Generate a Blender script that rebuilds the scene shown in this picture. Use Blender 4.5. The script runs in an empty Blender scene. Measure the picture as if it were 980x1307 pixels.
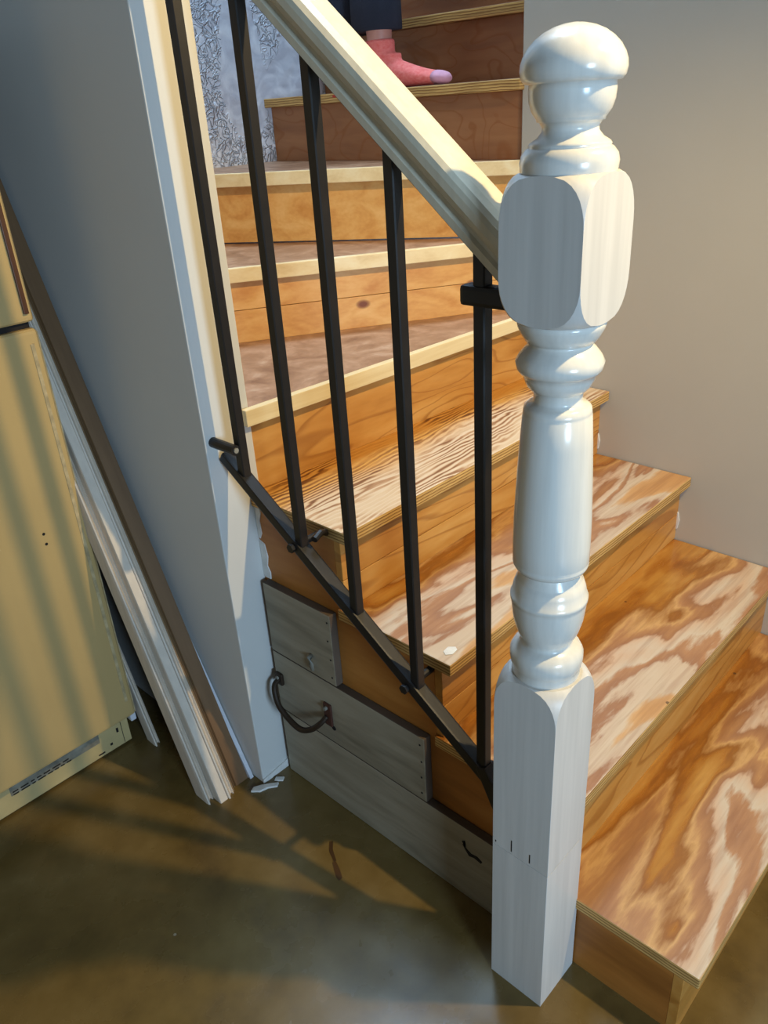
import bpy, bmesh, math, random
from mathutils import Vector, Matrix
random.seed(7)
S = bpy.context.scene
COL = S.collection

# ------------------------------------------------------------------ camera
CAM = Vector((-.8935, -.2284, 1.4795)); YAW, PITCH, ROLL, FPX = .7897, -.4721, -.0658, 1015.7
def set_camera():
    cy, sy, cp, sp = math.cos(YAW), math.sin(YAW), math.cos(PITCH), math.sin(PITCH)
    d = Vector((sy*cp, cy*cp, sp)); r = Vector((cy, -sy, 0)); u = r.cross(d)
    c, s = math.cos(ROLL), math.sin(ROLL)
    r2 = c*r + s*u; u2 = -s*r + c*u
    cam = bpy.data.cameras.new('camera'); o = bpy.data.objects.new('camera', cam); COL.objects.link(o)
    m = Matrix((r2, u2, -d)).transposed().to_4x4(); m.translation = CAM
    o.matrix_world = m
    cam.sensor_fit = 'VERTICAL'; cam.sensor_height = 36; cam.lens = 36*FPX/1307
    cam.clip_start = .02; cam.clip_end = 60
    S.camera = o
set_camera()
S.view_settings.view_transform = 'Standard'; S.view_settings.look = 'None'
S.view_settings.gamma = 1; S.view_settings.use_curve_mapping = False
S.view_settings.exposure = 0.27
# ------------------------------------------------------------------ world and large lights
w = bpy.data.worlds.new('world'); S.world = w; w.use_nodes = True
w.node_tree.nodes['Background'].inputs[0].default_value = (.55, .72, 1, 1)
w.node_tree.nodes['Background'].inputs[1].default_value = .25
LAMP = (.40, -.40, 2.28, 106); LAMP_C = (1, .76, .38)
def area(name, loc, rot, sx, sy, power, col):
    l = bpy.data.lights.new(name, 'AREA'); l.shape = 'RECTANGLE'; l.size = sx; l.size_y = sy
    l.energy = power; l.color = col
    o = bpy.data.objects.new(name, l); o.location = loc; o.rotation_euler = rot; COL.objects.link(o); return o
DAY = (.48, .72, 1)
area('window_daylight_offscreen', (-1.4, -2.97, 1.45), (math.pi/2, 0, 0), .8, .8, 96, DAY)      # daylight in window_1, shining +Y
area('skylight_daylight_offscreen', (1.15, 1.58, 4.80), (0, 0, 0), .9, .7, 120, DAY)               # daylight in window_2 over the stairwell, shining down

# ------------------------------------------------------------------ material helpers
def rgb(r, g, b):
    f = lambda v: (v/255/12.92 if v/255 <= .04045 else ((v/255+.055)/1.055)**2.4)
    return (f(r), f(g), f(b), 1)
class NT:
    def __init__(s, name, rough=.5, spec=.5):
        s.m = bpy.data.materials.new(name); s.m.use_nodes = True; s.t = s.m.node_tree
        s.b = s.t.nodes['Principled BSDF']; s.b.inputs['Roughness'].default_value = rough
        s.b.inputs['Specular IOR Level'].default_value = spec
        s.tc = s.t.nodes.new('ShaderNodeTexCoord')
    def n(s, kind, **kw):
        n = s.t.nodes.new(kind)
        for k, v in kw.items():
            if k.startswith('i_'): n.inputs[k[2:].replace('_', ' ')].default_value = v
            else: setattr(n, k, v)
        return n
    def l(s, a, b): s.t.links.new(a, b)
    def coords(s, scale=(1, 1, 1), loc=(0, 0, 0), rot=(0, 0, 0), rnd=True):
        mp = s.n('ShaderNodeMapping'); mp.inputs['Scale'].default_value = scale; mp.inputs['Location'].default_value = loc
        mp.inputs['Rotation'].default_value = rot
        if rnd:
            oi = s.n('ShaderNodeObjectInfo'); mu = s.n('ShaderNodeMath', operation='MULTIPLY'); mu.inputs[1].default_value = 13.7
            s.l(oi.outputs['Random'], mu.inputs[0])
            ad = s.n('ShaderNodeVectorMath', operation='ADD'); s.l(s.tc.outputs['Object'], ad.inputs[0]); s.l(mu.outputs[0], ad.inputs[1])
            s.l(ad.outputs[0], mp.inputs['Vector'])
        else: s.l(s.tc.outputs['Object'], mp.inputs['Vector'])
        return mp.outputs[0]
    def noise(s, vec, scale=5, detail=4, rough=.55, dist=0, w=None):
        n = s.n('ShaderNodeTexNoise'); n.inputs['Scale'].default_value = scale; n.inputs['Detail'].default_value = detail
        n.inputs['Roughness'].default_value = rough; n.inputs['Distortion'].default_value = dist
        if w is not None: n.noise_dimensions = '4D'; n.inputs['W'].default_value = w
        s.l(vec, n.inputs['Vector']); return n.outputs['Fac']
    def ramp(s, fac, stops, interp='LINEAR'):
        r = s.n('ShaderNodeValToRGB'); e = r.color_ramp.elements; r.color_ramp.interpolation = interp
        while len(e) > 1: e.remove(e[-1])
        e[0].position = stops[0][0]; e[0].color = stops[0][1]
        for p, c in stops[1:]:
            q = e.new(p); q.color = c
        s.l(fac, r.inputs[0]); return r.outputs[0]
    def mix(s, fac, a, b, blend='MIX'):
        n = s.n('ShaderNodeMix', data_type='RGBA', blend_type=blend)
        for v, i in ((fac, 0), (a, 6), (b, 7)):
            if hasattr(v, 'links'): s.l(v, n.inputs[i])
            else: n.inputs[i].default_value = v
        return n.outputs[2]
    def math(s, op, a, b=0.0):
        n = s.n('ShaderNodeMath', operation=op)
        for v, i in ((a, 0), (b, 1)):
            if hasattr(v, 'links'): s.l(v, n.inputs[i])
            else: n.inputs[i].default_value = v
        return n.outputs[0]
    def bump(s, h, strength=.3, dist=.002):
        b = s.n('ShaderNodeBump'); b.inputs['Strength'].default_value = strength; b.inputs['Distance'].default_value = dist
        s.l(h, b.inputs['Height']); s.l(b.outputs[0], s.b.inputs['Normal'])
    def col(s, c):
        if hasattr(c, 'links'): s.l(c, s.b.inputs['Base Color'])
        else: s.b.inputs['Base Color'].default_value = c
        return s
    def rough(s, fac, lo, hi):
        mr = s.n('ShaderNodeMapRange'); mr.inputs['To Min'].default_value = lo; mr.inputs['To Max'].default_value = hi
        s.l(fac, mr.inputs['Value']); s.l(mr.outputs[0], s.b.inputs['Roughness'])
G = lambda v: (v, v, v, 1)

def paint(name, c, rough=.5, var=.06, bump=.08, scale=6, spec=.4):
    k = NT(name, rough, spec); f = k.noise(k.coords(), scale, 5)
    d = tuple(x*(1-var*2) for x in c[:3])+(1,)
    k.col(k.ramp(f, [(.3, d), (.7, c)]))
    g = k.noise(k.coords(), 160, 3); k.bump(g, bump, .0015)
    return k.m
def brushed_paint(name, c, rough=.3):
    k = NT(name, rough, .5)
    f = k.noise(k.coords((60, 60, 2.5)), 1, 4); h = k.noise(k.coords(), 9, 4)
    a = k.ramp(f, [(.3, tuple(x*.86 for x in c[:3])+(1,)), (.65, c)])
    k.col(k.mix(k.ramp(h, [(.45, G(0)), (.75, G(.35))]), a, tuple(x*.9 for x in c[:3])+(1,)))
    k.bump(f, .25, .001); return k.m
def metal(name, c, rough=.4, met=.3):
    k = NT(name, rough, .5); k.b.inputs['Metallic'].default_value = met
    f = k.noise(k.coords(), 30, 4); k.col(k.ramp(f, [(.3, tuple(x*.7 for x in c[:3])+(1,)), (.7, c)]))
    k.bump(k.noise(k.coords(), 120, 3), .15, .001); return k.m

def grain(name, stops, scale=(2, 24, 24), dist=1.2, rough=.45, knots=False, bscale=.12, wavy=0.0, lines=False, rot=(0, 0, 0)):
    """wood whose grain runs along the axis with the small scale"""
    k = NT(name, rough, .45); v = k.coords(scale, rot=rot)
    big = k.noise(v, .6, 3, .5, dist); fine = k.noise(k.coords(tuple(x*5 for x in scale), rot=rot), 1, 3)
    f = k.math('ADD', k.math('MULTIPLY', big, .78), k.math('MULTIPLY', fine, .22))
    if wavy:
        wv = k.n('ShaderNodeTexWave', wave_type='RINGS'); wv.inputs['Scale'].default_value = wavy; wv.inputs['Distortion'].default_value = 5
        wv.inputs['Detail'].default_value = 2; wv.inputs['Detail Scale'].default_value = .8
        k.l(k.coords(tuple(x*.25 for x in scale), rot=rot), wv.inputs['Vector'])
        f = k.math('ADD', k.math('MULTIPLY', f, .7), k.math('MULTIPLY', wv.outputs['Fac'], .3))
    c = k.ramp(f, stops)
    if lines:
        ln = k.noise(k.coords((1.3, 4, 7), rot=rot), 1.0, 2, .4, .5); ph = k.math('FRACT', k.math('MULTIPLY', ln, 9))
        c = k.mix(k.ramp(ph, [(0, G(.55)), (.07, G(.4)), (.16, G(0)), (.93, G(0)), (1, G(.55))]), c, rgb(138, 76, 22))
    if knots:
        vo = k.n('ShaderNodeTexVoronoi'); vo.inputs['Scale'].default_value = 1.0; vo.inputs['Randomness'].default_value = 1
        k.l(k.coords((5.5, 5.5, 9)), vo.inputs['Vector'])
        kf = k.ramp(vo.outputs['Distance'], [(.05, G(1)), (.085, G(.7)), (.12, G(0))])
        sep = k.n('ShaderNodeSeparateColor'); k.l(vo.outputs['Color'], sep.inputs[0])
        on = k.math('GREATER_THAN', sep.outputs[0], .45)
        c = k.mix(k.math('MULTIPLY', kf, on), c, rgb(120, 62, 24))
    k.col(c); k.bump(fine, bscale, .001); return k.m

ORANGE = [(.28, rgb(150, 82, 22)), (.45, rgb(188, 116, 42)), (.6, rgb(204, 136, 58)), (.75, rgb(220, 160, 84))]
M = {}
M['wall'] = paint('painted_plaster', rgb(206, 203, 196), .55, .015, .1)
M['wall_beige'] = paint('beige_plaster', rgb(186, 178, 164), .6, .012, .12)
M['ceiling'] = paint('low_bounce_ceiling', rgb(74, 62, 50), .8)  # unseen ceilings; dark tone chosen to limit bounced light
M['dimwall'] = paint('tan_basement_wall', rgb(168, 156, 140), .7)
M['frame'] = paint('white_window_frame', rgb(215, 214, 210), .5)
M['newel'] = brushed_paint('gloss_white_brushed_paint', rgb(228, 224, 214), .2)
M['newel_flat'] = brushed_paint('white_brushed_paint', rgb(216, 211, 203), .42)
M['black'] = metal('black_iron', rgb(34, 29, 26), .42, .2)
M['rail'] = brushed_paint('cream_rail_paint', rgb(212, 202, 178), .38)
M['riser'] = grain('orange_plywood', [(.25, rgb(160, 100, 36)), (.45, rgb(190, 130, 58)), (.6, rgb(202, 146, 74)), (.8, rgb(212, 164, 96))], (3, 14, 14), 1.4, .34, lines=True)
M['stringer'] = grain('orange_plywood_stringer', [(.3, rgb(140, 84, 30)), (.5, rgb(172, 108, 44)), (.72, rgb(190, 128, 60))], (20, 2, 14), 1.2, .5)
M['pine'] = grain('knotty_pine', [(.3, rgb(196, 132, 62)), (.5, rgb(216, 160, 88)), (.7, rgb(228, 180, 112))], (1.6, 20, 26), 1.0, .42, knots=True)
M['strip'] = grain('pale_pine_strip', [(.25, rgb(214, 184, 132)), (.5, rgb(232, 208, 160)), (.75, rgb(240, 224, 186))], (2, 30, 40), .6, .45)
M['brownply'] = grain('brown_plywood', [(.3, rgb(134, 84, 50)), (.5, rgb(156, 102, 62)), (.72, rgb(172, 118, 74))], (12, 2.0, 14), 1.4, .5, lines=True)
M['grey'] = grain('weathered_grey_paint', [(.25, rgb(112, 102, 82)), (.5, rgb(146, 134, 112)), (.75, rgb(166, 154, 132))], (30, 2.6, 22), 1.2, .6, bscale=.5)
M['greydark'] = paint('board_edge_brown', rgb(92, 76, 62), .7, .2)
def ply():
    k = NT('plywood_edge', .6, .3)
    sep = k.n('ShaderNodeSeparateXYZ'); k.l(k.coords(rnd=False), sep.inputs[0])
    nz = k.noise(k.coords((6, 6, 1)), 1.5, 3)
    z = k.math('ADD', k.math('MULTIPLY', sep.outputs[2], 150), k.math('MULTIPLY', nz, 1.2))
    f = k.math('FRACT', z)
    streak = k.noise(k.coords((14, 14, 260)), 1, 3)
    c = k.ramp(f, [(0, rgb(220, 180, 112)), (.6, rgb(206, 160, 90)), (.7, rgb(128, 84, 40)), (.88, rgb(140, 94, 46)), (.96, rgb(214, 172, 104))])
    k.col(k.mix(k.ramp(streak, [(.4, G(0)), (.75, G(.6))]), c, rgb(120, 80, 42))); return k.m
M['ply'] = ply()

def worn(name, y0, depth, seed, wear=0.0, axis=(1, 0), nx=(1.5, 4.2)):
    """varnished plywood tread, finish kept at the back, worn through to pale wood towards the nose"""
    k = NT(name, .4, .5)
    P = k.coords(rnd=False); sep = k.n('ShaderNodeSeparateXYZ'); k.l(P, sep.inputs[0])
    t = k.math('DIVIDE', k.math('SUBTRACT', sep.outputs[1], y0), depth)
    big = k.noise(k.coords((nx[0], nx[1], 1), rnd=False), 1.25, 2.5, .5, .9, seed)
    med = k.noise(k.coords((2.4, 11, 1), rnd=False), 1.8, 3, .6, .6, seed+5)
    fine = k.noise(k.coords((26, 150, 1), rnd=False), 1, 3, .7, 0, seed+9)
    v = k.math('ADD', k.math('MULTIPLY', t, .34), k.math('MULTIPLY', big, .95))
    v = k.math('ADD', v, k.math('MULTIPLY', k.math('SUBTRACT', med, .5), .17))
    v = k.math('ADD', v, k.math('MULTIPLY', k.math('SUBTRACT', fine, .5), .055))
    v = k.math('SUBTRACT', v, wear)
    c = k.ramp(v, [(.30, rgb(188, 138, 84)), (.36, rgb(196, 150, 98)), (.39, rgb(198, 176, 148)), (.455, rgb(194, 168, 140)), (.475, rgb(154, 108, 74)), (.515, rgb(172, 124, 84)), (.54, rgb(198, 178, 152)),
                   (.60, rgb(196, 162, 130)), (.625, rgb(152, 104, 66)), (.67, rgb(170, 120, 74)), (.695, rgb(196, 150, 92)), (.735, rgb(142, 88, 30)), (.76, rgb(166, 108, 42)), (.82, rgb(190, 140, 70)), (.95, rgb(176, 118, 48))])
    # nail heads and knots
    vo = k.n('ShaderNodeTexVoronoi'); vo.inputs['Scale'].default_value = 13; k.l(k.coords((1, 1, .01), loc=(seed, seed*.7, 0), rnd=False), vo.inputs['Vector'])
    sc = k.n('ShaderNodeSeparateColor'); k.l(vo.outputs['Color'], sc.inputs[0])
    dot = k.math('MULTIPLY', k.math('LESS_THAN', vo.outputs['Distance'], .055), k.math('GREATER_THAN', sc.outputs[1], .6))
    c = k.mix(k.math('MULTIPLY', dot, .8), c, rgb(70, 48, 30))
    streak = k.ramp(k.noise(k.coords((3, 60, 1), rnd=False), 1.2, 3, .6, .4, seed+3), [(.38, G(.3)), (.55, G(0))])
    c = k.mix(streak, c, rgb(132, 78, 40))
    k.col(c)
    r = k.ramp(v, [(.45, G(.62)), (.7, G(.5)), (.78, G(.2))]); k.l(r, k.b.inputs['Roughness'])
    k.bump(fine, .2, .001); return k.m
def zebra():
    k = NT('raised_grain_tread', .5, .4)
    P = k.coords((1, 1, 1), rnd=False); nz = k.noise(k.coords((1.8, 6, 1), rnd=False), 1.6, 3, .55, .7, 2.2)
    sep = k.n('ShaderNodeSeparateXYZ'); k.l(P, sep.inputs[0])
    ph = k.math('ADD', k.math('MULTIPLY', sep.outputs[1], 430), k.math('MULTIPLY', nz, 46))
    f = k.math('ADD', k.math('MULTIPLY', k.math('SINE', ph), .5), .5)
    fine = k.noise(k.coords((20, 160, 1), rnd=False), 1, 3, .7)
    fade = k.ramp(k.noise(k.coords((3, 9, 1), rnd=False), 1.4, 3, .5, .5, 7.7), [(.38, G(0)), (.62, G(.75))])
    f2 = k.math('ADD', k.math('MULTIPLY', k.math('MAXIMUM', f, fade), .7), k.math('MULTIPLY', fine, .3))
    worn_c = k.ramp(f2, [(.18, rgb(128, 84, 50)), (.36, rgb(178, 134, 94)), (.55, rgb(206, 174, 136)), (.85, rgb(216, 190, 156))])
    amb = k.ramp(f2, [(.22, rgb(110, 62, 18)), (.6, rgb(196, 136, 58)), (.9, rgb(206, 150, 72))])
    t = k.math('ADD', sep.outputs[1], k.math('MULTIPLY', k.noise(k.coords((3, 6, 1), rnd=False), 1, 3), .1))
    k.col(k.mix(k.ramp(t, [(.935-.0, G(0)), (1.0, G(1))]), worn_c, amb)); k.bump(f2, .35, .0015); return k.m
M['zebra'] = zebra()
def winder():
    k = NT('worn_brown_plywood', .45, .45)
    v = k.noise(k.coords((5, 5, 1), rot=(0, 0, .5)), 1.6, 5, .62, 1.4); f = k.noise(k.coords((60, 60, 1)), 1, 3)
    u = k.math('ADD', k.math('MULTIPLY', v, .85), k.math('MULTIPLY', f, .15))
    k.col(k.ramp(u, [(.3, rgb(122, 84, 60)), (.48, rgb(154, 114, 84)), (.58, rgb(172, 132, 102)), (.7, rgb(192, 160, 132))])); k.bump(u, .2); return k.m
M['winder'] = winder()
def floor_mat():
    k = NT('painted_concrete', .34, .5)
    a = k.noise(k.coords(rnd=False), 2.2, 6, .6, .8); b = k.noise(k.coords(rnd=False), 14, 5, .65)
    f = k.math('ADD', k.math('MULTIPLY', a, .65), k.math('MULTIPLY', b, .35))
    c = k.ramp(f, [(.3, rgb(78, 62, 32)), (.48, rgb(106, 86, 46)), (.6, rgb(117, 97, 57)), (.75, rgb(142, 121, 82))])
    vo = k.n('ShaderNodeTexVoronoi'); vo.inputs['Scale'].default_value = 9; k.l(k.coords((1, 1, 0), rnd=False), vo.inputs['Vector'])
    sc = k.n('ShaderNodeSeparateColor'); k.l(vo.outputs['Color'], sc.inputs[0])
    speck = k.math('MULTIPLY', k.math('LESS_THAN', vo.outputs['Distance'], .035), k.math('GREATER_THAN', sc.outputs[0], .7))
    k.col(k.mix(k.math('MULTIPLY', speck, .5), c, rgb(200, 190, 170)))
    k.rough(k.noise(k.coords(rnd=False), 6, 5), .08, .46); k.bump(b, .06, .002); return k.m
M['floor'] = floor_mat()
def emboss():
    k = NT('embossed_wallpaper', .45, .45)
    a = k.noise(k.coords((1, 1, 1), rnd=False), 9, 2, .5, 2.2); sc = k.noise(k.coords(rnd=False), 24, 1.2, .5, 2.0)
    mask = k.ramp(k.noise(k.coords((1, 1, .6), loc=(.35, 0, .2), rnd=False), 5.5, 2), [(.50, G(0)), (.54, G(1))])
    ring = k.ramp(k.math('ABSOLUTE', k.math('SUBTRACT', sc, .5)), [(.0, G(1)), (.06, G(0))])
    sc2 = k.noise(k.coords(rnd=False), 16, 1, .5, 1.5); ring2 = k.ramp(k.math('ABSOLUTE', k.math('SUBTRACT', sc2, .5)), [(.0, G(1)), (.03, G(0))])
    h = k.math('MULTIPLY', k.math('MAXIMUM', ring, ring2), mask)
    pat = k.ramp(a, [(.4, rgb(190, 190, 198)), (.7, rgb(224, 224, 228))])
    k.col(pat)
    k.bump(k.math('ADD', h, k.math('MULTIPLY', k.noise(k.coords(rnd=False), 14, 4), .6)), 1.0, .007); return k.m
M['emboss'] = emboss()
M['fridge'] = paint('fridge_enamel', rgb(190, 160, 106), .33, .03, .15)
M['fridge_trim'] = paint('worn_door_edge', rgb(206, 182, 136), .45, .25, .3, 40)
M['kick'] = paint('kick_plate_enamel', rgb(196, 174, 122), .45, .12, .1, 10)
M['dark'] = paint('dark_hole', rgb(26, 20, 16), .8)
M['brownstrip'] = grain('brown_handle_insert', [(.3, rgb(54, 30, 14)), (.7, rgb(92, 54, 26))], (20, 20, 2), .5, .4)
M['whitetrim'] = brushed_paint('white_trim_paint', rgb(214, 200, 182), .5)
M['bluewhite'] = brushed_paint('white_trim_clean', rgb(206, 206, 210), .5)
M['panel'] = grain('brown_trim_wood', [(.3, rgb(88, 64, 40)), (.5, rgb(106, 78, 50)), (.75, rgb(122, 92, 62))], (22, 3, 2), .6, .45)
M['panel_edge'] = grain('brown_trim_edge', [(.3, rgb(120, 92, 62)), (.75, rgb(164, 132, 96))], (22, 3, 2), .6, .5)
M['rust'] = metal('rusty_iron', rgb(88, 52, 40), .6, .35)
M['oldiron'] = metal('old_brown_iron', rgb(64, 50, 38), .5, .5)
M['greyiron'] = metal('painted_latch', rgb(140, 134, 120), .6, .0)
M['navy'] = paint('navy_cloth', rgb(42, 46, 60), .9, .08, .5, 30)
M['skin'] = paint('skin', rgb(214, 150, 130), .5, .05)
M['hair'] = paint('dark_hair', rgb(46, 34, 28), .6, .15)
M['shirt'] = paint('grey_cloth', rgb(110, 112, 118), .9, .08, .5, 30)
def sock():
    k = NT('pink_knit', .85, .2); sep = k.n('ShaderNodeSeparateXYZ'); k.l(k.coords(rnd=False), sep.inputs[0])
    kn = k.noise(k.coords((90, 90, 160), rnd=False), 1, 2)
    c = k.ramp(kn, [(.3, rgb(244, 110, 100)), (.7, rgb(252, 138, 126))])
    tip = k.ramp(sep.outputs[1], [(0.0, G(0)), (1, G(0))])
    k.col(c); k.bump(kn, .4, .002); return k.m
M['sock'] = sock()
M['sock_toe'] = paint('lilac_sock_toe', rgb(226, 160, 176), .85, .06, .4, 60)
M['redpaint'] = paint('red_paint_smear', rgb(196, 62, 40), .6, .2)
M['stain'] = paint('rust_stain', rgb(78, 52, 22), .5, .2)
M['plaster'] = paint('chipped_plaster', rgb(226, 222, 214), .8, .1, .4, 40)
M['glass_lamp'] = paint('lamp_base_white', rgb(230, 228, 220), .4)
M['bulb'] = paint('bulb_glass', rgb(240, 232, 214), .2)
M['pane'] = paint('window_pane', rgb(206, 216, 226), .1)

# ------------------------------------------------------------------ object helpers
def thing(name, label, cat, loc, group=None, kind=None):
    o = bpy.data.objects.new(name, None); COL.objects.link(o); o.location = loc; o.empty_display_size = .05
    tag(o, label, cat, group, kind); return o
def tag(o, label=None, cat=None, group=None, kind=None):
    if label: o['label'] = label
    if cat: o['category'] = cat
    if group: o['group'] = group
    if kind: o['kind'] = kind
    return o
def org(o):
    v = Vector((0, 0, 0))
    while o: v += o.location; o = o.parent
    return v
def mk(name, bm, mats, parent=None, origin=None, smooth=False):
    """bm in world coordinates; origin stays at the parent's origin (or given)"""
    me = bpy.data.meshes.new(name); o = bpy.data.objects.new(name, me); COL.objects.link(o)
    bmesh.ops.recalc_face_normals(bm, faces=bm.faces[:])
    if parent is not None:
        off = org(parent); o.parent = parent
    else:
        off = Vector(origin) if origin is not None else Vector((0, 0, 0)); o.location = off
    bmesh.ops.translate(bm, verts=bm.verts[:], vec=-off)
    bm.to_mesh(me); bm.free()
    for m in (mats if isinstance(mats, (list, tuple)) else [mats]): me.materials.append(m if not isinstance(m, str) else M[m])
    if smooth:
        for p in me.polygons: p.use_smooth = True
    return o
def bev(bm, w, seg=2, edges=None):
    if w > 0: bmesh.ops.bevel(bm, geom=edges or bm.edges[:], offset=w, segments=seg, affect='EDGES', profile=.6, clamp_overlap=True)
    return bm
def box(x0, x1, y0, y1, z0, z1, b=0.0, seg=2, bm=None):
    bm2 = bmesh.new(); bmesh.ops.create_cube(bm2, size=1)
    bmesh.ops.scale(bm2, vec=(x1-x0, y1-y0, z1-z0), verts=bm2.verts); bmesh.ops.translate(bm2, vec=((x0+x1)/2, (y0+y1)/2, (z0+z1)/2), verts=bm2.verts)
    bev(bm2, b, seg); return join(bm, bm2)
def join(bm, bm2):
    if bm is None: return bm2
    me = bpy.data.meshes.new('tmp'); bm2.to_mesh(me); bm2.free(); bm.from_mesh(me); bpy.data.meshes.remove(me); return bm
def prism(pts, axis, a, b, bevel=0, bm=None):
    """polygon pts extruded from a to b along axis 0/1/2; pts in the other two axes in order"""
    bm2 = bmesh.new()
    def v(p, t):
        q = list(p); q.insert(axis, t); return bm2.verts.new(q)
    A = [v(p, a) for p in pts]; B = [v(p, b) for p in pts]; n = len(pts)
    bm2.faces.new(A); bm2.faces.new(B[::-1])
    for i in range(n): bm2.faces.new((A[i], B[i], B[(i+1) % n], A[(i+1) % n]))
    bmesh.ops.recalc_face_normals(bm2, faces=bm2.faces[:])
    bev(bm2, bevel, 2); return join(bm, bm2)
def loft(rings, bm=None, cap=True):
    bm2 = bmesh.new(); R = [[bm2.verts.new(p) for p in r] for r in rings]; n = len(rings[0])
    for a, b in zip(R, R[1:]):
        for i in range(n): bm2.faces.new((a[i], a[(i+1) % n], b[(i+1) % n], b[i]))
    if cap: bm2.faces.new(R[0][::-1]); bm2.faces.new(R[-1])
    return join(bm, bm2)
def tube(pts, r, n=10, bm=None, up=Vector((0, 0, 1))):
    pts = [Vector(p) for p in pts]; rings = []
    rr = r if isinstance(r, (list, tuple)) else [r]*len(pts)
    for i, p in enumerate(pts):
        t = (pts[min(i+1, len(pts)-1)]-pts[max(i-1, 0)]).normalized()
        u_ = up if abs(t.dot(up)) < .95 else Vector((1, 0, 0))
        a = t.cross(u_).normalized(); b = t.cross(a)
        rings.append([p+a*rr[i]*math.cos(6.2832*k/n)+b*rr[i]*math.sin(6.2832*k/n) for k in range(n)])
    return loft(rings, bm)
def bar(p, q, wx, wn, b=.002, bm=None):
    """rectangular bar from p to q lying in a y-z plane: wx wide in x, wn across"""
    p, q = Vector(p), Vector(q); t = (q-p).normalized(); X = Vector((1, 0, 0)); N = X.cross(t)
    bm2 = bmesh.new(); vs = []
    for e in (p, q):
        for sx, sn in ((-1, -1), (1, -1), (1, 1), (-1, 1)): vs.append(bm2.verts.new(e+X*sx*wx/2+N*sn*wn/2))
    f = bm2.faces.new
    f(vs[3::-1]); f(vs[4:]); [f((vs[i], vs[(i+1) % 4], vs[4+(i+1) % 4], vs[4+i])) for i in range(4)]
    bmesh.ops.recalc_face_normals(bm2, faces=bm2.faces[:]); bev(bm2, b, 2); return join(bm, bm2)
def structure(name, bm, m, label=None):
    o = mk(name, bm, m); o['kind'] = 'structure'
    if label: o['label'] = label
    return o
def topmat(o, top_index=0, side_index=1, zmin=.7):
    for p in o.data.polygons: p.material_index = top_index if p.normal.z > zmin else side_index

# ------------------------------------------------------------------ measured sizes
W = .994; PV = (W, 1.06); YB = 2.05; YW = 1.046; XL, XR = -.095, .021
NY = [None, 0, .25, .509, .758, 1.02]
Z = [0, .186, .382, .573, .761, .95, 1.14, 1.332, 1.519, 1.708, 1.897]
T = .0264

# ------------------------------------------------------------------ the setting
structure('floor', box(-3.2, W+.12, -3.2, YB+.12, -.1, 0), 'floor', 'glossy brown concrete floor')
structure('wall_right', box(W, W+.12, -3.2, PV[1], 0, 4.85, .004, 1), 'wall_beige', 'beige plaster wall beside the stairs')
structure('wall_inner', box(W+.12, 3.2, PV[1]-.12, PV[1], 0, 4.85), 'wall_beige', 'beige wall along the upper flight')
structure('wall_left', box(XL, XR, YW, YB, 0, 4.85, .003, 2), 'wall', 'white partition wall at the turn of the stairs')
structure('wall_back', box(XR, 3.2, YB, YB+.12, 0, 4.85), 'emboss', 'white embossed wallpaper wall behind the winder steps')
structure('wall_far', box(-3.2, XR, YB, YB+.12, 0, 4.85), 'wall', 'plain wall behind the refrigerator')
structure('wall_side', box(-3.2, -3.08, -3.2, YB, 0, 2.45), 'dimwall')
bm = box(-3.08, -1.85, -3.12, -3.0, 0, 2.45); box(-.95, W, -3.12, -3.0, 0, 2.45, bm=bm); box(-1.85, -.95, -3.12, -3.0, 0, 1.0, bm=bm); box(-1.85, -.95, -3.12, -3.0, 1.9, 2.45, bm=bm)
structure('wall_front', bm, 'dimwall')
wn = structure('window_1', box(-1.85, -.95, -3.06, -3.05, 1.0, 1.9), 'pane')
for a in ((-1.85, -1.8, 1.0, 1.9), (-1.0, -.95, 1.0, 1.9), (-1.8, -1.0, 1.0, 1.05), (-1.8, -1.0, 1.85, 1.9), (-1.42, -1.38, 1.05, 1.85)):
    mk('window_frame', box(a[0], a[1], -3.05, -2.99, a[2], a[3], .003), 'frame', wn)
w2 = structure('window_2', box(.7, 1.6, 1.2, 1.95, 4.84, 4.848), 'pane')
for a in ((.65, .7, 1.15, 2.0), (1.6, 1.65, 1.15, 2.0), (.7, 1.6, 1.15, 1.2), (.7, 1.6, 1.95, 2.0)):
    mk('window_frame', box(a[0], a[1], a[2], a[3], 4.81, 4.85, .003), 'frame', w2)
structure('ceiling', prism([(-3.2, -3.2), (W, -3.2), (W, .1), (XL, .1), (XL, YB), (-3.2, YB)], 2, 2.45, 2.55), 'ceiling')
structure('wall_upper', box(XL, W, 0, .1, 2.55, 4.85), 'dimwall')
structure('wall_upper_left', box(XL, XR, .1, YW, 2.55, 4.85), 'dimwall')
structure('ceiling_stairwell', box(XL, 3.2, 0, YB+.12, 4.85, 4.95), 'ceiling')
# torn paint and caulk on the wall end
wl = bpy.data.objects['wall_left']
for pts in ([(YW-.001, .765), (YW-.016, .75), (YW-.02, .72), (YW-.012, .70), (YW-.014, .67), (YW-.006, .655), (YW-.001, .66)],
            [(YW-.001, .652), (YW-.018, .645), (YW-.024, .615), (YW-.018, .59), (YW-.026, .575), (YW-.024, .558), (YW-.001, .558)]):
    mk('caulk_smear', prism(pts, 0, -.0022, .0005, .0006), 'plaster', wl)
mk('torn_edge', prism([(XL-.001, .0), (XR-.01, .0), (XR-.012, .028), (-.03, .02), (XL-.001, .012)], 1, YW-.004, YW), 'plaster', wl)

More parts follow.
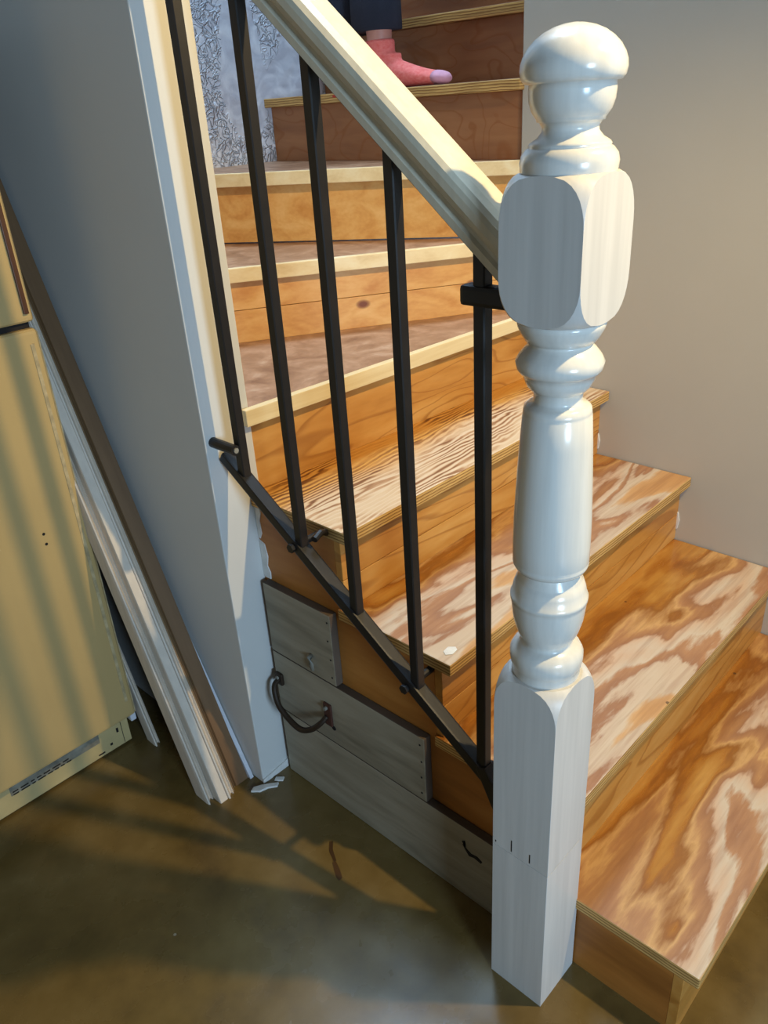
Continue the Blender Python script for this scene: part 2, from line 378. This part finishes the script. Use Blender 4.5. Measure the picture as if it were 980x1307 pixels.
wr = bpy.data.objects['wall_right']
for y, z0, z1 in ((.795, .584, .64), (.545, .41, .47), (.285, .30, .345)):
    mk('plaster_patch', prism([(y-.014, z0+.004), (y-.002, z0), (y+.004, (z0+z1)/2), (y-.001, z1), (y-.012, z1-.008), (y-.017, (z0+z1)/2)], 0, W-.0035, W+.001, .0008), 'plaster', wr)
fl = bpy.data.objects['floor']
for pts in ([(-.105, .785), (-.112, .79), (-.13, .772), (-.142, .744), (-.136, .742), (-.122, .768)], [(-.138, .742), (-.146, .745), (-.166, .712), (-.168, .70), (-.158, .70), (-.146, .722)]):
    mk('rust_stain', prism(pts, 2, -.0005, .0006), 'stain', fl)

# ------------------------------------------------------------------ ceiling lamps (the warm light)
def lathe(prof, cx, cy, n=32, bm=None):
    rings = [[(cx+r*math.cos(6.28319*k/n), cy+r*math.sin(6.28319*k/n), z) for k in range(n)] for z, r in prof]
    return loft(rings, bm)
lx, ly, lz, lw = LAMP
aim = (Vector((-.2, .75, .5))-Vector((lx, ly, lz))).normalized(); lpv = Vector((lx, ly, lz))
lp = thing('ceiling_spotlight', 'white ceiling spotlight aimed down at the newel post and stairs', 'lamp', (lx, ly, 2.45))
mk('ceiling_rose', lathe([(2.45, .05), (2.435, .05), (2.42, .03), (2.415, .01)], lx-.02*0, ly), 'frame', lp, smooth=True)
mk('arm', tube([(lx, ly, 2.43), tuple(lpv-aim*.10)], .007, 10), 'frame', lp)
rr = [(.13, .012), (.12, .03), (.06, .040), (.0, .043), (-.012, .043), (-.012, .039), (.0, .039), (.03, .036)]
e1 = aim.cross(Vector((1, 0, 0))).normalized(); e2 = aim.cross(e1)
mk('lamp_head', loft([[lpv-aim*d+e1*r*math.cos(6.28319*k/24)+e2*r*math.sin(6.28319*k/24) for k in range(24)] for d, r in rr], cap=False), 'frame', lp, smooth=True)
mk('bulb', loft([[lpv-aim*d+e1*r*math.cos(6.28319*k/24)+e2*r*math.sin(6.28319*k/24) for k in range(24)] for d, r in ((.06, .02), (.034, .032), (.028, .02))]), 'bulb', lp, smooth=True)
pl = bpy.data.lights.new('ceiling_spotlight_offscreen', 'SPOT'); pl.energy = lw; pl.color = LAMP_C; pl.shadow_soft_size = .024; pl.spot_size = math.radians(102); pl.spot_blend = .55
po = bpy.data.objects.new('ceiling_spotlight_offscreen', pl); po.location = lpv; po.rotation_euler = aim.to_track_quat('-Z', 'Y').to_euler(); COL.objects.link(po)

# ------------------------------------------------------------------ staircase
st = thing('staircase', 'unfinished plywood staircase with worn treads turning past a beige wall', 'staircase', (0, 0, 0))
RT = .018; OV = .026
def tread(poly, zi, mt, bevel=.003):
    o = mk('tread', prism(poly, 2, zi-T, zi, bevel), [mt, 'ply'], st); topmat(o); return o
for i in range(1, 5):
    y0 = NY[i]; y1 = (NY[i+1] if i < 4 else 1.02)+OV+RT
    mt = M['zebra'] if i == 4 else worn('worn_tread_finish.%d' % i, y0, .25, {1: 3.1, 2: 8.4, 3: 12.7}[i], {1: .05, 2: .075, 3: .10}[i])
    tw = tread([(-.007, y0), (W-.0035, y0), (W-.0035, y1), (-.007, y1)], Z[i], mt)
    if i == 3: mk('paint_spot', prism([(.012, .535), (.022, .526), (.038, .528), (.043, .536), (.034, .547), (.018, .545)], 2, Z[3]-.0005, Z[3]+.0012, .0004), 'plaster', tw)
# risers of the lower flight
def riser(y, z0, z1, m='riser', seams=()):
    zs = [z0]+list(seams)+[z1]
    for a, b in zip(zs, zs[1:]):
        mk('riser', box(.0, W, y, y+RT, a+(.0008 if a != z0 else 0), b-(.0008 if b != z1 else 0), .0008, 1), m, st)
riser(NY[1]+OV, 0, Z[1]-T)
riser(NY[2]+OV, Z[1], Z[2]-T)
riser(NY[3]+OV, Z[2], Z[3]-T, seams=(Z[2]+.075,))
riser(NY[4]+OV, Z[3], Z[4]-T, seams=(Z[3]+.07,))
# riser under the first winder, slightly askew as built
def slab(p, q, th, z0, z1, m, name, bevel=.001):
    """vertical board with its front face through plan points p,q, thickness th behind"""
    p, q = Vector(p), Vector(q); t = (q-p).normalized(); n = Vector((-t.y, t.x))*th
    return mk(name, prism([tuple(p), tuple(q), tuple(q+n), tuple(p+n)], 2, z0, z1, bevel), m, st)
slab((.0, 1.052), (W, 1.012), RT, Z[4], Z[5]-T, M['riser'], 'riser')
a6, a7 = math.radians(31.2), math.radians(60.3)
def ray_to(a, back=0.0):
    d = Vector((-math.cos(a), math.sin(a))); return d
d6, d7 = ray_to(a6), ray_to(a7)
P6 = Vector(PV)+d6*((W-XR)/math.cos(a6)); P7 = Vector(PV)+d7*((YB-PV[1])/math.sin(a7))
slab(tuple(P6), tuple(Vector(PV)-d6*0), RT, Z[5], Z[5]+.082, M['pine'], 'riser'); slab(tuple(P6), PV, RT, Z[5]+.0835, Z[6]-T, M['pine'], 'riser')
slab(tuple(P7), PV, RT, Z[6]+.004, Z[7]-T, M['pine'], 'riser')
# winders with a pale pine strip nailed along each nose
def off(d, dist): return Vector((-d.y, d.x))*dist   # to the climbing side of a line running away from the pivot reversed
n6 = Vector((-math.sin(a6), -math.cos(a6))); n7 = Vector((-math.sin(a7), -math.cos(a7)))
n6 = n6 if n6.y < 0 else -n6; n7 = n7 if n7.y < 0 else -n7
def nose(p, q, zt, parent, h=.034, th=.018):
    p, q = Vector(p), Vector(q); t = (q-p).normalized(); n = Vector((-t.y, t.x))*th
    return mk('nosing_strip', prism([tuple(p), tuple(q), tuple(q+n), tuple(p+n)], 2, zt-h, zt+.001, .002), 'strip', parent)
A5, B5 = Vector((-.002, 1.026)), Vector((W, .984))
t5 = tread([(XR, 1.046), (W, 1.003), (PV[0], PV[1]+.02), tuple(P6+Vector((0, .03)))], Z[5], M['winder'])
nose(A5, B5, Z[5], t5)
A6, B6 = P6+n6*.028, Vector(PV)+n6*.028
A6.x = XR+.001
t6 = tread([tuple(A6+Vector((0, .02))), tuple(B6-n6*.018), (PV[0], PV[1]+.01), tuple(P7+Vector((.02, 0))), (XR, YB)], Z[6], M['winder'])
nose(A6, B6-Vector((.012, -.008)), Z[6], t6)
A7, B7 = P7+n7*.03, Vector(PV)+n7*.03; A7.y = min(A7.y, YB); B7.x = min(B7.x, W-.001)
t7 = tread([tuple(A7-n7*.018), tuple(B7-n7*.018), (W, PV[1]), (1.03, PV[1]), (1.03, YB), tuple(P7+Vector((0, 0)))], Z[7], M['winder'])
nose(A7, B7, Z[7], t7)
# straight upper flight
for i, x in ((8, 1.002), (9, 1.252), (10, 1.502)):
    mk('riser', box(x, x+RT, PV[1], YB, Z[i-1], Z[i]-T, .001, 1), 'brownply', st)
    o = mk('tread', box(x-.028, x+.275, PV[1]-(.008 if i == 8 else 0), YB, Z[i]-T, Z[i], .003), ['winder', 'ply'], st); topmat(o)
    if i == 8:
        for ya, yb in ((1.432, 1.47), (1.672, 1.725)): mk('red_smear', box(x-.0288, x-.022, ya, yb, Z[8]-.012, Z[8]-.004, .001, 1), 'redpaint', o)
# closed side of the lower flight
pts = [(NY[1]+OV+RT, 0), (NY[1]+OV+RT, Z[1]-T)]
for i in range(2, 5): pts += [(NY[i]+OV+RT, Z[i-1]-T), (NY[i]+OV+RT, Z[i]-T)]
pts += [(YW, Z[4]-T), (YW, 0)]
mk('stringer', prism(pts, 0, .0, .02, 0), 'stringer', st)
# grey weathered boards nailed over the side
def greyboard(y0, y1, z0, z1, notch=None):
    b_ = mk('side_board', box(-.021, -.0005, y0, y1, z0, z1, .003, 2), ['grey', 'greydark'], st)
    for p in b_.data.polygons: p.material_index = 0 if p.normal.x < -.3 else 1
    for k in range(4):
        zz = z0+.02+(z1-z0-.04)*k/3; mk('nail', lathe_x(-.0218, -.02, y0+.012+random.uniform(-.003, .003), zz, .0022), 'dark', b_)
    return b_
def lathe_x(x0, x1, cy, cz, r, n=10):
    return loft([[(x, cy+r*math.cos(6.28319*k/n), cz+r*math.sin(6.28319*k/n)) for k in range(n)] for x in (x0, x1)])
gb1 = greyboard(.814, 1.03, .374, .557); gb2 = greyboard(.568, 1.03, .202, .3715); gb3 = greyboard(.345, 1.03, .001, .2)
# iron pull handle and latch
ctl = [Vector(p) for p in ((-.024, 1.012, .300), (-.046, 1.008, .292), (-.058, .985, .258), (-.058, .95, .232), (-.056, .915, .222), (-.05, .885, .235), (-.042, .862, .258), (-.026, .852, .276))]
crv = []
for i in range(len(ctl)-1):
    p0, p1, p2, p3 = ctl[max(i-1, 0)], ctl[i], ctl[i+1], ctl[min(i+2, len(ctl)-1)]
    for j in range(5):
        t = j/5; crv.append(.5*((2*p1)+(p2-p0)*t+(2*p0-5*p1+4*p2-p3)*t*t+(3*p1-p0-3*p2+p3)*t**3))
crv.append(ctl[-1])
mk('pull_handle', tube(crv, [.006+.001*math.sin(math.pi*i/(len(crv)-1)) for i in range(len(crv))], 10), 'oldiron', gb2, smooth=True)
mk('handle_plate', box(-.03, -.0205, 1.0, 1.024, .284, .316, .004), 'oldiron', gb2)
mk('handle_plate', box(-.027, -.0205, .838, .862, .25, .312, .004), 'rust', gb2)
for yy, zz in ((1.012, .306), (.85, .302)): mk('screw', lathe_x(-.034, -.02, yy, zz, .0045), 'greyiron', gb2)
mk('screw_hole', lathe_x(-.0222, -.02, .838, .246, .006), 'dark', gb2)
mk('latch', tube([(-.022, .888, .424), (-.03, .884, .425), (-.031, .88, .41), (-.028, .88, .392)], [.006, .006, .0055, .004], 8), 'greyiron', gb1, smooth=True)
mk('worn_hole', prism([(.47, .165), (.478, .16), (.468, .146), (.455, .14), (.44, .143), (.428, .137), (.43, .131), (.447, .134), (.46, .13), (.47, .142), (.476, .152)], 0, -.0222, -.02), 'dark', gb3)

# ------------------------------------------------------------------ newel post
NX0, NX1, NYF, NYB = -.1134, -.004, .228, .3375
ncx, ncy, hw = (NX0+NX1)/2, (NYF+NYB)/2, (NX1-NX0)/2
nw = thing('newel_post', 'tall white painted turned wooden newel post with mushroom finial', 'newel post', (ncx, ncy, 0))
def block(rows, nf=7, nc=5):
    """square block turned at its ends: cross-section = square cut by a circle of radius R(z); vertices follow the cut line"""
    rings = []
    for z, R in rows:
        R = max(R, hw*1.0005); t0 = min(math.acos(min(1, hw/R)), math.pi/4-1e-3); ring = []
        for q in range(4):
            base = q*math.pi/2
            for i in range(nf):
                a = -t0+2*t0*i/(nf-1); r = hw/math.cos(a); ring.append((ncx+r*math.cos(base+a), ncy+r*math.sin(base+a), z))
            for i in range(1, nc+1):
                a = t0+(math.pi/2-2*t0)*i/(nc+1); r = min(R, hw/max(math.cos(a), math.sin(a))); ring.append((ncx+r*math.cos(base+a), ncy+r*math.sin(base+a), z))
        rings.append(ring)
    return loft(rings)
Q = hw*1.4143
def arc(z0, z1, ra, rb, n=9):  # quarter curve from radius ra at z0 to rb at z1
    return [(z0+(z1-z0)*(1-math.cos(math.pi/2*i/(n-1))), ra+(rb-ra)*math.sin(math.pi/2*i/(n-1))) for i in range(n)]
def flatsm(o, ang=.6):
    for p in o.data.polygons: p.use_smooth = True
    o.data.set_sharp_from_angle(angle=ang)
flatsm(mk('base_extension', block([(0, Q), (.345, Q*.995)]), 'newel_flat', nw), .5)
rows = [(.346, Q*.995), (.65, Q)]+[(z, r) for z, r in arc(.712, .652, .051, Q)][::-1]
flatsm(mk('base_block', block(rows), 'newel_flat', nw), .35)
rows = arc(1.238, 1.292, .051, Q)+[(1.30, Q), (1.345, Q)]+arc(1.402, 1.348, .052, Q)[::-1]
flatsm(mk('upper_block', block(rows), 'newel_flat', nw), .35)
sh = [(.708, .049), (.716, .0505), (.724, .0495), (.727, .0515), (.738, .0535), (.75, .0535), (.759, .049), (.764, .040), (.7655, .037), (.770, .0362), (.778, .0405), (.79, .0455), (.81, .0505), (.835, .0533), (.8405, .0535), (.842, .0548), (.8475, .0548), (.849, .053), (.862, .051), (.872, .0475), (.8735, .0455), (.876, .045), (.886, .0395), (.8885, .0385), (.891, .041), (.893, .0485), (.898, .0515), (.902, .0525), (.904, .0515), (.907, .0525), (.93, .0528), (.97, .0522), (1.03, .0495), (1.08, .0468), (1.118, .0440), (1.1195, .043), (1.122, .0435), (1.128, .0425), (1.132, .038), (1.134, .0315), (1.138, .0305), (1.148, .031), (1.150, .034), (1.156, .0395), (1.165, .0435), (1.172, .0452), (1.173, .0485), (1.178, .0525), (1.187, .0545), (1.195, .0505), (1.204, .043), (1.208, .0385), (1.211, .0378), (1.212, .042), (1.22, .0475), (1.23, .0525), (1.24, .0545)]
mk('turned_shaft', lathe(sh, ncx, ncy, 40), 'newel', nw, smooth=True)
fin = [(1.398, .0525), (1.404, .0535), (1.412, .0545), (1.42, .0525), (1.426, .0475), (1.4275, .0445), (1.429, .0455), (1.432, .0435), (1.4365, .036), (1.4425, .031), (1.447, .0305), (1.452, .034), (1.4525, .0365), (1.4555, .037), (1.457, .0385), (1.463, .0428), (1.472, .0458), (1.482, .0466), (1.489, .0460), (1.4895, .0515), (1.494, .0548), (1.501, .0562), (1.508, .0556), (1.515, .0530), (1.523, .0478), (1.530, .0408), (1.536, .0320), (1.5405, .0215), (1.543, .0110), (1.544, .002)]
mk('finial', lathe(fin, ncx, ncy, 40), 'newel', nw, smooth=True)
for (yy, zz, hh) in ((.262, .352, .02), (.298, .352, .026), (.33, .352, .004)):
    mk('pencil_mark', box(NX0-.0004, NX0, yy, yy+.0018, zz, zz+hh), 'dark', nw)
nw.rotation_euler = (.0022, .0024, 0)

# ------------------------------------------------------------------ metal guard railing
XG = -.058
gr = thing('metal_railing', 'black iron stair railing with five square balusters between newel post and wall', 'railing', (XG, .4, .4))
HB = lambda y: 1.298+.822*(y-.381)       # underside of handrail
BR = lambda y: .425+.708*(y-.383)        # centre of the bottom rail
for y in (.979, .826, .687, .543, .396):
    mk('baluster', box(XG-.0095, XG+.0095, y-.0095, y+.0095, BR(y)-.004 if y < .9 else BR(y)-.006, HB(y)+.004, .0018, 1), 'black', gr)
mk('bottom_rail', bar((XG, 1.036, BR(1.036)-.012), (XG, .352, BR(.352)), .027, .024, .004), 'black', gr)
mk('rail_end_plate', prism([(.3385, .34), (.352, .40), (.385, .452), (.405, .444), (.37, .372), (.3385, .325)], 0, XG-.014, XG+.014, .003), 'black', gr)
mk('top_bar', bar((XG, YW-.001, HB(YW-.001)-.003), (XG, .34, HB(.34)-.003), .026, .006, .001), 'black', gr)
mk('wall_rod', tube([(-.076, YW+.002, .905), (-.076, .972, .905)], .0105, 14), 'black', gr)
mk('rod_bolt', tube([(-.076, .9725, .905), (-.076, .969, .905)], .0055, 8), 'greyiron', gr)
mk('newel_bracket', box(XG-.013, XG+.013, .3375, .425, 1.241, 1.268, .006), 'black', gr)
for y in (.838, .56):
    b_ = mk('lag_bolt', tube([(XG-.016, y, BR(y)-.012), (.001, y, BR(y)-.012)], .0075, 10), 'black', gr)
    mk('bolt_head', tube([(XG-.016, y, BR(y)-.012), (XG-.022, y, BR(y)-.012)], .0095, 6), 'black', b_)
mk('bolt_hook', tube([(XG+.0095, .8, BR(.82)+.02), (XG+.03, .806, BR(.82)+.024), (XG+.045, .81, BR(.82)+.018), (0, .815, BR(.82)+.008)], .007, 8), 'black', gr)

# ------------------------------------------------------------------ wooden handrail
hr_ = thing('wooden_handrail', 'cream painted moulded wooden handrail sloping up from the newel post', 'handrail', (XG, .34, HB(.34)))
half = [(.020, 0), (.021, .010), (.017, .014), (.017, .019), (.026, .026), (.0305, .034), (.0315, .044), (.030, .051), (.025, .0565), (.014, .0595)]
prof = [(u, v) for u, v in half]+[(-u, v) for u, v in half[::-1]]
tdir = Vector((0, 1, .822)).normalized(); ndir = Vector((0, -.822, 1)).normalized()
def rail_pt(u, v, yend):
    # point of the profile where the rail meets the vertical plane y = yend
    p0 = Vector((XG+u, 0, HB(0)))+ndir*v; s_ = (yend-p0.y)/tdir.y
    return p0+tdir*s_
mk('rail_body', loft([[rail_pt(u, v, .3372) for u, v in prof], [rail_pt(u, v, YW) for u, v in prof]]), 'rail', hr_)

# ------------------------------------------------------------------ refrigerator
fr = thing('refrigerator', 'old almond enamel refrigerator with top freezer standing beside leaning boards', 'refrigerator', (-.56, 1.72, 0))
FX0, FX1 = -.93, -.214
mk('cabinet', box(FX0+.01, FX1-.012, 1.462, 2.03, .03, 1.66, .01), 'fridge', fr)
d1 = mk('door', box(FX0, FX1, 1.40, 1.458, .107, 1.119, .010, 3), 'fridge', fr)
mk('door_edge', box(FX1-.004, FX1+.0015, 1.404, 1.452, .112, 1.112, .001), 'fridge_trim', d1)
mk('worn_trim', box(FX1-.022, FX1-.014, 1.3985, 1.401, .16, 1.09, .0006, 1), 'fridge_trim', d1)
for z in (.66, .685): mk('screw_hole', tube([(-.315, 1.3995, z), (-.315, 1.402, z)], .0035, 8), 'dark', d1)
d2 = mk('freezer_door', box(FX0, FX1, 1.40, 1.458, 1.132, 1.66, .010, 3), 'fridge', fr)
mk('handle_insert', box(FX1-.020, FX1-.010, 1.394, 1.402, 1.15, 1.5, .001), 'brownstrip', d2)
mk('door_seal', box(FX0+.01, FX1-.008, 1.415, 1.46, 1.119, 1.132), 'dark', fr)
kp = mk('kick_plate', box(FX0+.02, FX1-.012, 1.440, 1.452, .006, .092, .002), 'kick', fr)
for a in ((-.262, -.256, .052, .066), (-.286, -.279, .024, .031), (-.322, -.304, .014, .018), (-.25, -.247, .078, .083)): mk('slot', box(a[0], a[1], 1.4393, 1.441, a[2], a[3]), 'dark', kp)
mk('plate_seam', box(-.2475, -.246, 1.4393, 1.441, .01, .088), 'dark', kp)
lb = mk('rating_label', box(-.545, -.31, 1.4392, 1.4405, .052, .086), paint('smudged_label', rgb(150, 144, 126), .6, .3, .1, 30), kp)
for k in range(2):
    x = -.54
    while x < -.40:
        l_ = random.uniform(.008, .022); mk('print_line', box(x, x+l_, 1.4387, 1.4393, .060-.008*k+.0, .0635-.008*k), 'dark', kp); x += l_+.006
for x in (FX0+.06, -.25): mk('levelling_foot', lathe([(0, .014), (.012, .014), (.013, .006), (.035, .006)], x, 1.50, 12), 'dark', fr)
mk('hinge_pin', box(-.222, -.206, 1.425, 1.45, .07, .105, .003), 'bluewhite', fr)

# ------------------------------------------------------------------ boards leaning between refrigerator and wall
def board(name, label, x0, y0, x1, wx, wn, mats, zb=0.0, L=2.52, prof=None, group='boards leaning beside the partition wall', lean=.4):
    """bottom centre (x0,y0,zb), leaning back in +Y by `lean` per metre of height, drifting to x1 at the top"""
    t = Vector((x1-x0, lean*2.3, 2.3)).normalized(); X = Vector((1, 0, 0)); X = (X-t*X.dot(t)).normalized(); N = t.cross(X)
    if N.y > 0: N = -N
    base = Vector((x0, y0, zb))
    if prof is None: prof = [(-.5, -.5), (.5, -.5), (.5, .5), (-.5, .5)]
    ring = [base+X*u*wx+N*v*wn for u, v in prof]
    end = [p+t*L for p in ring]
    # cut the foot level with the floor
    low = min(p.z for p in ring); ring = [p+t*((zb-p.z)/t.z) for p in ring]
    o = mk(name, loft([ring, end]), mats, None, (x0, y0, 0)); tag(o, label, 'board', group); return o
casing = [(-.5, -.5), (.5, -.5), (.5, .1), (.42, .3), (.3, .34), (.22, .18), (.1, .22), (-.1, .34), (-.3, .5), (-.44, .46), (-.5, .3)]
slabp = [(-.5, -.5), (.5, -.5), (.5, .42), (.44, .5), (-.44, .5), (-.5, .42)]
board('trim_board', 'thin white trim board showing at its foot between brown board and partition wall', -.103, 1.100, -.103, .010, .034, 'bluewhite', lean=.5, L=1.8)
board('wood_board', 'wide smooth brown board standing next to the white partition wall', -.127, 1.118, -.125, .040, .052, 'panel', prof=slabp)
board('wood_board', 'narrow brown moulding with pale edge between brown board and white trim', -.155, 1.102, -.152, .012, .040, 'panel_edge', prof=casing)
board('trim_board', 'white fluted casing leaning against the narrow brown moulding', -.172, 1.092, -.168, .022, .044, 'whitetrim', prof=casing)
board('trim_board', 'white wide casing between two other white casings', -.194, 1.100, -.184, .022, .050, 'whitetrim', prof=slabp)
board('trim_board', 'white casing at the refrigerator side of the leaning boards', -.216, 1.118, -.198, .022, .050, 'whitetrim', prof=casing)
board('trim_board', 'short white trim board standing close behind the refrigerator door edge', -.190, 1.388, -.186, .018, .04, 'whitetrim', L=1.72, lean=.36, prof=casing)

# ------------------------------------------------------------------ plaster flakes on the floor
def flake(pts, z, label):
    cx = sum(p[0] for p in pts)/len(pts); cy = sum(p[1] for p in pts)/len(pts)
    bm = prism(pts, 2, 0, z, .001); o = mk('plaster_flake', bm, 'plaster', None, (cx, cy, 0)); tag(o, label, 'debris', 'plaster flakes by the wall'); return o
flake([(-.135, 1.045), (-.12, 1.028), (-.1, 1.022), (-.082, 1.008), (-.072, 1.014), (-.086, 1.026), (-.104, 1.04), (-.122, 1.05)], .006, 'large white plaster flake on floor at partition wall corner')
flake([(-.074, 1.028), (-.06, 1.012), (-.05, 1.018), (-.064, 1.034)], .005, 'small white plaster flake between the large flake and grey board')

# ------------------------------------------------------------------ person on the upper flight
ZF = Z[8]
def ellipse(c, a, b, rx, ry, n=16):
    return [Vector(c)+Vector(a)*rx*math.cos(6.28319*k/n)+Vector(b)*ry*math.sin(6.28319*k/n) for k in range(n)]
FX = 1.045; FY1 = 1.585; FX2 = 1.075; FY2 = 1.755
def body_mesh():
    me = bpy.data.meshes.new('person'); bm = bmesh.new(); sk = bm.verts.layers.skin.verify()
    V = {}
    def v(n, p, r):
        q = bm.verts.new(p); q[sk].radius = (r, r); V[n] = q
    def e(a, b): bm.edges.new((V[a], V[b]))
    hx, hy, hz = 1.09, 1.67, ZF+.84
    v('pel', (hx, hy, hz), .105); v('waist', (hx, hy, hz+.16), .10); v('chest', (hx, hy, hz+.36), .115); v('neck', (hx, hy, hz+.55), .045); v('chin', (hx, hy-.015, hz+.62), .06); v('head', (hx, hy-.015, hz+.72), .08); v('crown', (hx, hy, hz+.79), .055)
    for a, b in (('pel', 'waist'), ('waist', 'chest'), ('chest', 'neck'), ('neck', 'chin'), ('chin', 'head'), ('head', 'crown')): e(a, b)
    for s, fx, fy in (('r', FX, FY1), ('l', FX2, FY2)):
        sx = -.085 if s == 'r' else .085
        v(s+'hip', (hx+sx, hy, hz-.05), .08); v(s+'knee', (fx+sx*.2, (fy+hy)/2-.03, ZF+.45), .055); v(s+'calf', (fx, fy+.005, ZF+.30), .052); v(s+'ankle', (fx, fy, ZF+.10), .036); v(s+'heel', (fx, fy+.005, ZF+.045), .03); v(s+'ball', (fx, fy-.10, ZF+.026), .016); v(s+'toe', (fx, fy-.15, ZF+.02), .012)
        for a, b in (('pel', s+'hip'), (s+'hip', s+'knee'), (s+'knee', s+'calf'), (s+'calf', s+'ankle'), (s+'ankle', s+'heel'), (s+'heel', s+'ball'), (s+'ball', s+'toe')):
            bm.edges.new((V[a], V[b]))
        v(s+'sh', (hx+sx*2, hy, hz+.47), .052); v(s+'el', (hx+sx*2.6, hy+.02, hz+.19), .04); v(s+'wr', (hx+sx*2.6, hy-.05, hz-.05), .028); v(s+'hand', (hx+sx*2.6, hy-.07, hz-.15), .03)
        e('chest', s+'sh'); e(s+'sh', s+'el'); e(s+'el', s+'wr'); e(s+'wr', s+'hand')
    V['pel'][sk].use_root = True
    bmesh.ops.translate(bm, verts=bm.verts[:], vec=(-1.06, -1.67, -ZF))
    bm.to_mesh(me); bm.free(); return me
pb = bpy.data.objects.new('person', body_mesh()); COL.objects.link(pb); pb.location = (1.06, 1.67, ZF)
pb.modifiers.new('skin', 'SKIN').use_smooth_shade = True; pb.modifiers.new('sub', 'SUBSURF').levels = 2; pb.modifiers['sub'].render_levels = 2
pb.data.materials.append(M['skin'])
tag(pb, 'person in navy trousers and pink socks standing on the upper stairs', 'person')
def sock_obj(fx, fy, yaw):
    prof = [(.052, .030, .020, .018), (.048, .036, .031, .034), (.03, .040, .036, .040), (0, .042, .037, .043), (-.04, .042, .035, .041), (-.08, .036, .037, .034), (-.12, .029, .041, .027), (-.155, .024, .042, .022), (-.195, .020, .039, .018), (-.22, .018, .031, .015), (-.234, .016, .018, .010)]
    R = Matrix.Rotation(yaw, 3, 'Z')
    def P(u, v, z): q = R @ Vector((u, v, 0)); return Vector((fx+q.x, fy+q.y, ZF+z))
    rings = [[P(w_*math.cos(6.28319*k/16), dy, max(.001, zc+h_*math.sin(6.28319*k/16))) for k in range(16)] for dy, zc, w_, h_ in prof]
    bm = loft(rings)
    leg = [(.03, .036, .042, 0.004), (.06, .035, .043, 0.0), (.085, .035, .043, -.002), (.105, .036, .044, -.002), (.122, .038, .046, 0), (.128, .039, .047, 0)]
    loft([[P(rx*math.cos(6.28319*k/16), cy_+ry*math.sin(6.28319*k/16), z) for k in range(16)] for z, rx, ry, cy_ in leg], bm)
    # instep wedge so the ankle flows into the foot
    loft([[P(.03*math.cos(6.28319*k/12), -.02-.006*j+(.05-.006*j)*math.sin(6.28319*k/12)*(1), .055+.012*j) for k in range(12)] for j in range(4)], bm)
    o = mk('sock', bm, ['sock', 'sock_toe'], pb, smooth=True)
    m = o.modifiers.new('remesh', 'REMESH'); m.mode = 'VOXEL'; m.voxel_size = .005; m.use_smooth_shade = True
    m = o.modifiers.new('smooth', 'SMOOTH'); m.iterations = 6; m.factor = .5
    tip = [(-.196, .0205, .0385, .0185), (-.212, .0195, .035, .0175), (-.226, .018, .027, .0145), (-.236, .0165, .014, .008)]
    o2 = mk('sock_toe', loft([[P(w_*math.cos(6.28319*k/16), dy, max(.0008, zc+h_*math.sin(6.28319*k/16))) for k in range(16)] for dy, zc, w_, h_ in tip]), 'sock_toe', pb, smooth=True)
    return o
sock_obj(FX, FY1, .10); sock_obj(FX2, FY2, -.05)
bm = None
for fx, fy, hxx in ((FX, FY1, 1.02), (FX2, FY2, 1.16)):
    ky = (fy+1.67)/2-.03
    legr = [(fx, fy+.01, ZF+.150, .062, .082), (fx, fy+.01, ZF+.24, .062, .08), (fx+.0, (fy+ky)/2, ZF+.36, .066, .08), ((fx+hxx)/2, ky, ZF+.48, .07, .082), (hxx, 1.66, ZF+.68, .085, .10), (hxx, 1.67, ZF+.82, .092, .115), (1.09, 1.67, ZF+1.0, .12, .105)]
    bm = loft([ellipse((x, y, z), (1, 0, 0), (0, 1, 0), rx, ry, 20) for x, y, z, rx, ry in legr], bm)
mk('trousers', bm, 'navy', pb, smooth=True)
mk('shirt', loft([ellipse((1.09, 1.67, ZF+z), (1, 0, 0), (0, 1, 0), rx, ry, 20) for z, rx, ry in ((.93, .16, .13), (1.05, .15, .125), (1.2, .175, .135), (1.32, .18, .13), (1.38, .10, .09))]), 'shirt', pb, smooth=True)
mk('hair', loft([ellipse((1.09, 1.685, ZF+z), (1, 0, 0), (0, 1, 0), rx, ry, 20) for z, rx, ry in ((1.50, .07, .05), (1.58, .092, .085), (1.66, .088, .088), (1.70, .05, .05))]), 'hair', pb, smooth=True)
